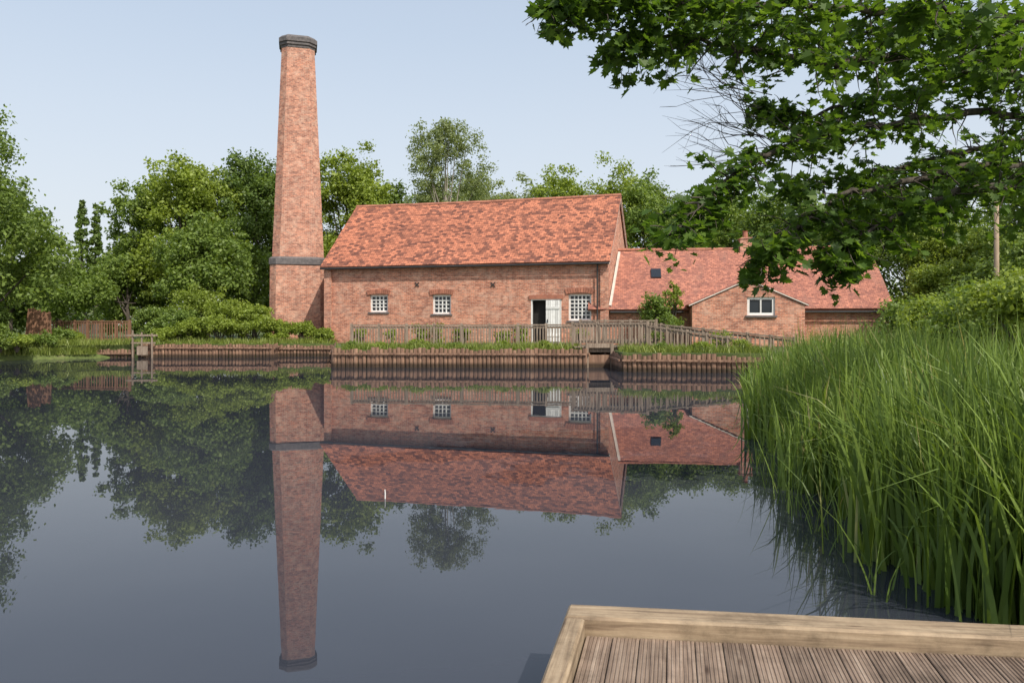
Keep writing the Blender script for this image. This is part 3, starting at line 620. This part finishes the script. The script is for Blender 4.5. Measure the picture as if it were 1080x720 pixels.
# ---------------------------------------------------------------- grass, reeds
def blademesh(name,rng,P,H,width,mat,lean,curl,seg=4,bias=None):
    n=len(P); az_=rng.random(n)*2*np.pi; dirv=np.stack([np.cos(az_),np.sin(az_),np.zeros(n)],1)
    if bias is not None: dirv=unit(dirv+np.array(bias))
    fa=rng.random(n)*np.pi; side=np.stack([np.cos(fa),np.sin(fa),np.zeros(n)],1)
    ln=lean*rng.random(n)**1.5; cu=curl*rng.random(n)**2.2; wd_=np.asarray(width)*np.ones(n); pts=[]
    for k in range(seg+1):
        t=k/seg; w_=(wd_*(1-t**2.2)*.5+.0006)[:,None]
        off=(ln*t+cu*t**3)*H; zz=H*t*(1-.45*cu*t**3)
        c=P+dirv*off[:,None]+np.stack([0*zz,0*zz,zz],1)
        pts+=[c-side*w_,c+side*w_]
    m_=2*(seg+1); V=np.stack(pts,axis=1).astype(np.float32)
    me=bpy.data.meshes.new(name); me.vertices.add(n*m_); me.vertices.foreach_set('co',V.reshape(-1))
    base=(np.arange(n)*m_)[:,None,None]; q=np.array([[2*k,2*k+1,2*k+3,2*k+2] for k in range(seg)])[None]
    idx=(base+q).reshape(-1).astype(np.int32)
    me.loops.add(len(idx)); me.loops.foreach_set('vertex_index',idx); me.polygons.add(n*seg); me.polygons.foreach_set('loop_start',np.arange(0,len(idx),4,dtype=np.int32))
    me.update(calc_edges=True); me.materials.append(mat); o=bpy.data.objects.new(name,me); COL.objects.link(o); o['kind']='stuff'; return o
rng=np.random.default_rng(11)
ys=np.array([3.9,4.6,5.3,8,14,20,24.5,26.6]); xl=np.array([3.0,2.85,2.85,3.2,4.55,6.3,8.8,10.6])
NC=2500; Yc=3.9+22.6*rng.random(NC)**1.35; XLc=np.interp(Yc,ys,xl)+.18*np.sin(Yc*2.1)+.18*np.sin(Yc*5.3)
uc=rng.random(NC)**1.4; Xc=XLc+uc*np.maximum(1.0,.72*Yc+.6-XLc); Hc=rng.normal(size=NC)*.18+.08*np.sin(Xc*2)
ci=rng.integers(0,NC,15500); n=len(ci)
P=np.stack([Xc[ci]+rng.normal(size=n)*.1,Yc[ci]+rng.normal(size=n)*.1,np.full(n,-.05)],1)
H=1.22+.45*rng.random(n)+Hc[ci]; H=np.minimum(H,1.95)
edge_=np.clip((Xc[ci]-XLc[ci])/(.35+.055*Yc[ci]),0,1); H*=np.where(Yc[ci]>7,.58+.42*edge_,.72+.28*edge_)
wd=.016+.016*rng.random(n)+.0007*Yc[ci]
o=blademesh('reeds',rng,P,H,wd,M['reed'],.22,.5,5); o['label']='dense bed of tall green reeds standing in the pond'
n=800; Y=3.9+3.4*rng.random(n); X=np.interp(Y,ys,xl)+.0+rng.random(n)*2.6; P=np.stack([X,Y,np.full(n,-.05)],1)
o=blademesh('sedge',rng,P,.8+.8*rng.random(n),.028+.018*rng.random(n),M['reed'],.4,.9,6,bias=(-.3,-.2,0)); o['label']='broad arching sedge leaves at the pond edge'
n=300; Y=4.6+5.5*rng.random(n); X=np.interp(Y,ys,xl)-.6*rng.random(n)**1.6; P=np.stack([X,Y,np.full(n,-.05)],1)
o=blademesh('reed_stalks',rng,P,.25+.75*rng.random(n)**1.5,.010,M['reed'],.4,.6,4); o['label']='sparse reed stalks standing out in open water'
def edgepts(segs,n,spread,z):
    out_=[]; tot=sum((Vector(b)-Vector(a)).length for a,b in segs)
    for a,b in segs:
        k=int(n*(Vector(b)-Vector(a)).length/tot); t=rng.random(k)
        out_.append(np.stack([a[0]+(b[0]-a[0])*t+rng.normal(size=k)*.05,a[1]+(b[1]-a[1])*t+rng.random(k)*spread,np.full(k,z)],1))
    return np.concatenate(out_)
P=edgepts([((-7.0,30.75),(2.7,30.2)),((4.1,27.8),(9.2,27.0)),((-19,39.6),(-12.5,39.6)),((-32,32.6),(-24.5,36.8)),((-24.5,36.6),(-19,39.7)),((-12.8,41.1),(-9.5,41.1))],26000,1.8,GZ-.02)
o=blademesh('grass',rng,P,.22*(.4+rng.random(len(P))**2*1.6),.035,M['grass'],.5,.6,2); o['label']='rough grass along the timber water edges'
P=edgepts([((-32,33.0),(-24.5,35.9)),((-24.5,35.9),(-21,38.6))],6000,1.2,.2)
o=blademesh('bank_grass',rng,P,.22+.35*rng.random(len(P)),.04,M['grass'],.6,.8,3); o['label']='long grass hanging over the natural bank'
for i,(px,D,R_,h) in enumerate([(372,31.6,.35,.35),(400,31.3,.4,.3),(440,31.6,.5,.45),(480,31.2,.4,.3),(530,31.3,.45,.35),(575,31,.4,.4),(700,28.6,.4,.35),(740,28.2,.5,.4),(780,27.9,.5,.5),(690,30.5,.5,.9),(760,30,.6,.8)]):
    shrub('weed_clump.%03d'%i if i else 'weed_clump','small leafy weed clump on the timber edged terrace',wx(px,D),D,R_,h,'lf_yel' if i%3 else 'lf_mid',700,.07,z0=GZ-.02,cat='plant',group='weeds along the terrace edge')
# ---------------------------------------------------------------- overhanging sycamore
rng=np.random.default_rng(21)
TX,TY=11.2,8.2
sy=top('sycamore_tree','dark sycamore spreading leafy branches low over the pond','tree',(TX,TY,GZ))
def W3(px,py,D): return np.array([wx(px,D)-TX,D-TY,wz(py,D)-GZ])
limbs=[
 [W3(1150,30,8.0),W3(1010,20,7.6),W3(900,8,7.2),W3(780,4,6.8),W3(690,2,6.6),W3(620,4,6.4),W3(575,2,6.3)],
 [W3(1180,110,8.4),W3(1060,80,8.0),W3(960,58,7.6),W3(870,66,7.2),W3(780,50,7.0),W3(710,38,6.8),W3(650,46,6.6)],
 [W3(1180,150,8.8),W3(1060,120,8.4),W3(950,128,7.8),W3(860,145,7.4),W3(795,170,7.0),W3(745,210,6.8),W3(715,245,6.6)],
 [W3(1180,200,9.0),W3(1075,175,8.4),W3(980,185,8.0),W3(900,205,7.6),W3(850,230,7.3),W3(820,255,7.1),W3(805,276,7.0)],
 [W3(1160,200,8.2),W3(1050,195,7.8),W3(985,210,7.5),W3(930,235,7.3),W3(895,258,7.2),W3(878,268,7.1)],
 [W3(1160,-30,8.4),W3(1000,-45,7.6),W3(850,-45,7.0),W3(700,-40,6.6),W3(620,-35,6.3)],
 [W3(1200,60,9.6),W3(1080,40,9.4),W3(980,95,9.2),W3(900,110,9.0),W3(840,120,8.8),W3(800,110,8.6)],
 [W3(1200,160,10),W3(1080,150,9.8),W3(1000,165,9.6),W3(930,180,9.4),W3(880,190,9.2),W3(830,200,9.0)],
 [W3(1180,-120,8.0),W3(1020,-130,7.4),W3(880,-125,6.8),W3(740,-110,6.2)],  # out-of-view upper limb, added to shade the foliage below
 [W3(1200,100,7.2),W3(1100,60,6.6),W3(1030,30,6.2),W3(960,-10,6.0)],
 [W3(1180,90,8.8),W3(1060,50,8.7),W3(970,30,8.6),W3(880,38,8.4),W3(800,28,8.2),W3(740,20,8.0)],
 [W3(1190,185,10.5),W3(1090,178,10.3),W3(1030,182,10),W3(970,195,9.8),W3(920,215,9.6),W3(870,232,9.4)],
]
mb=MB(); fork=np.array([0,0,3.2])
mb.tube([(0,0,-.2),(.05,.05,1.6),(0,0,3.2),(-.1,0,6),(0,0,9)],[.42,.34,.28,.2,.08],12)
LP=[];LD=[]
def smooth(pts,k=6):
    out_=[]; P_=[pts[0]*2-pts[1]]+pts+[pts[-1]*2-pts[-2]]
    for i in range(1,len(P_)-2):
        for j in range(k):
            t=j/k; a,b,c,d=P_[i-1],P_[i],P_[i+1],P_[i+2]
            out_.append(.5*((2*b)+(-a+c)*t+(2*a-5*b+4*c-d)*t*t+(-a+3*b-3*c+d)*t**3))
    out_.append(pts[-1]); return out_
for li,l in enumerate(limbs):
    st_=fork+np.array([0,0,.15*li]); pts=smooth([st_]+l); n=len(pts); rad=[(.05 if li!=1 else .065)*(1-i/n)**1.1+.007 for i in range(n)]
    pts=[p+rng.normal(size=3)*.02 for p in pts]
    mb.tube(pts,rad,7)
    for i in range(6,n):
        frac=i/n
        ax_=unit(pts[min(i+1,n-1)]-pts[i-1])
        gap=.5+.5*math.sin(i*.9+li*2.1)
        for k in range(4):
            d=rng.normal(size=3); d-=ax_*d.dot(ax_)*.6; d=unit(d*np.array([1,1.4,.65])+ax_*.6+np.array([0,0,-.12]))
            Lh=(.22+.42*rng.random())*(1.15-.55*frac)
            q=[pts[i]]
            for s in range(5):
                d=unit(d+rng.normal(size=3)*.2+np.array([0,0,-.10])); q.append(q[-1]+d*Lh/5)
            mb.tube(q,[.009,.007,.006,.005,.003,.002],4)
            if rng.random()<.3*(1-gap)+.08: continue
            for s in range(1,6):
                for r_ in range(3 if s<5 else 5):
                    if rng.random()<.18: continue
                    sd_=unit(rng.normal(size=3)*np.array([1,1,.5]))
                    LP.append(q[s]+sd_*(.04+.08*rng.random())+np.array([0,0,-.03])); LD.append(unit(sd_+d*.6))
for k in range(34):
    a=W3(800+rng.uniform(-20,20),140+rng.uniform(-50,40),8.2); d=unit(np.array([-1,rng.normal()*.3,rng.uniform(-.1,.5)])); q=[a]
    for s in range(5): d=unit(d+rng.normal(size=3)*.22); q.append(q[-1]+d*.2)
    mb.tube(q,[.005,.004,.0035,.003,.002,.001],4)
    for t in range(4):
        j=rng.integers(1,5); d2=unit(d+rng.normal(size=3)*.5); mb.tube([q[j],q[j]+d2*.12,q[j]+d2*.25],[.003,.002,.001],3)
mb.obj('trunk',M['bark'],sy,smooth=True,fixn=False)
LP=np.array(LP); LD=np.array(LD)
half=[(0,-.5),(.18,-.32),(.5,-.42),(.40,-.14),(.62,.0),(.36,.12),(.46,.42),(.2,.3),(0,.62)]
def leafpolys(P,Dv,size):
    n=len(P); nz=unit(np.array([0,0,1.0])+rng.normal(size=(n,3))*.55)
    f=Dv-nz*np.sum(Dv*nz,1,keepdims=True); f=unit(f+np.array([0,0,-.15])); s=np.cross(f,nz); nz=np.cross(s,f)
    sz=size*(.6+.75*rng.random(n))[:,None]; fold=.25
    out_=[]
    for sg_ in (1,-1):
        vs=[P+(s*sg_*x+f*y+nz*(abs(x)*fold))*sz for x,y in half]
        if sg_<0: vs=vs[::-1]
        out_.append(np.stack(vs,1))
    return np.concatenate(out_)
V=leafpolys(LP,LD,.086)
polymesh('crown',V,V.shape[1],M['lf_syc'],sy)
print('LEAVES',len(LP))
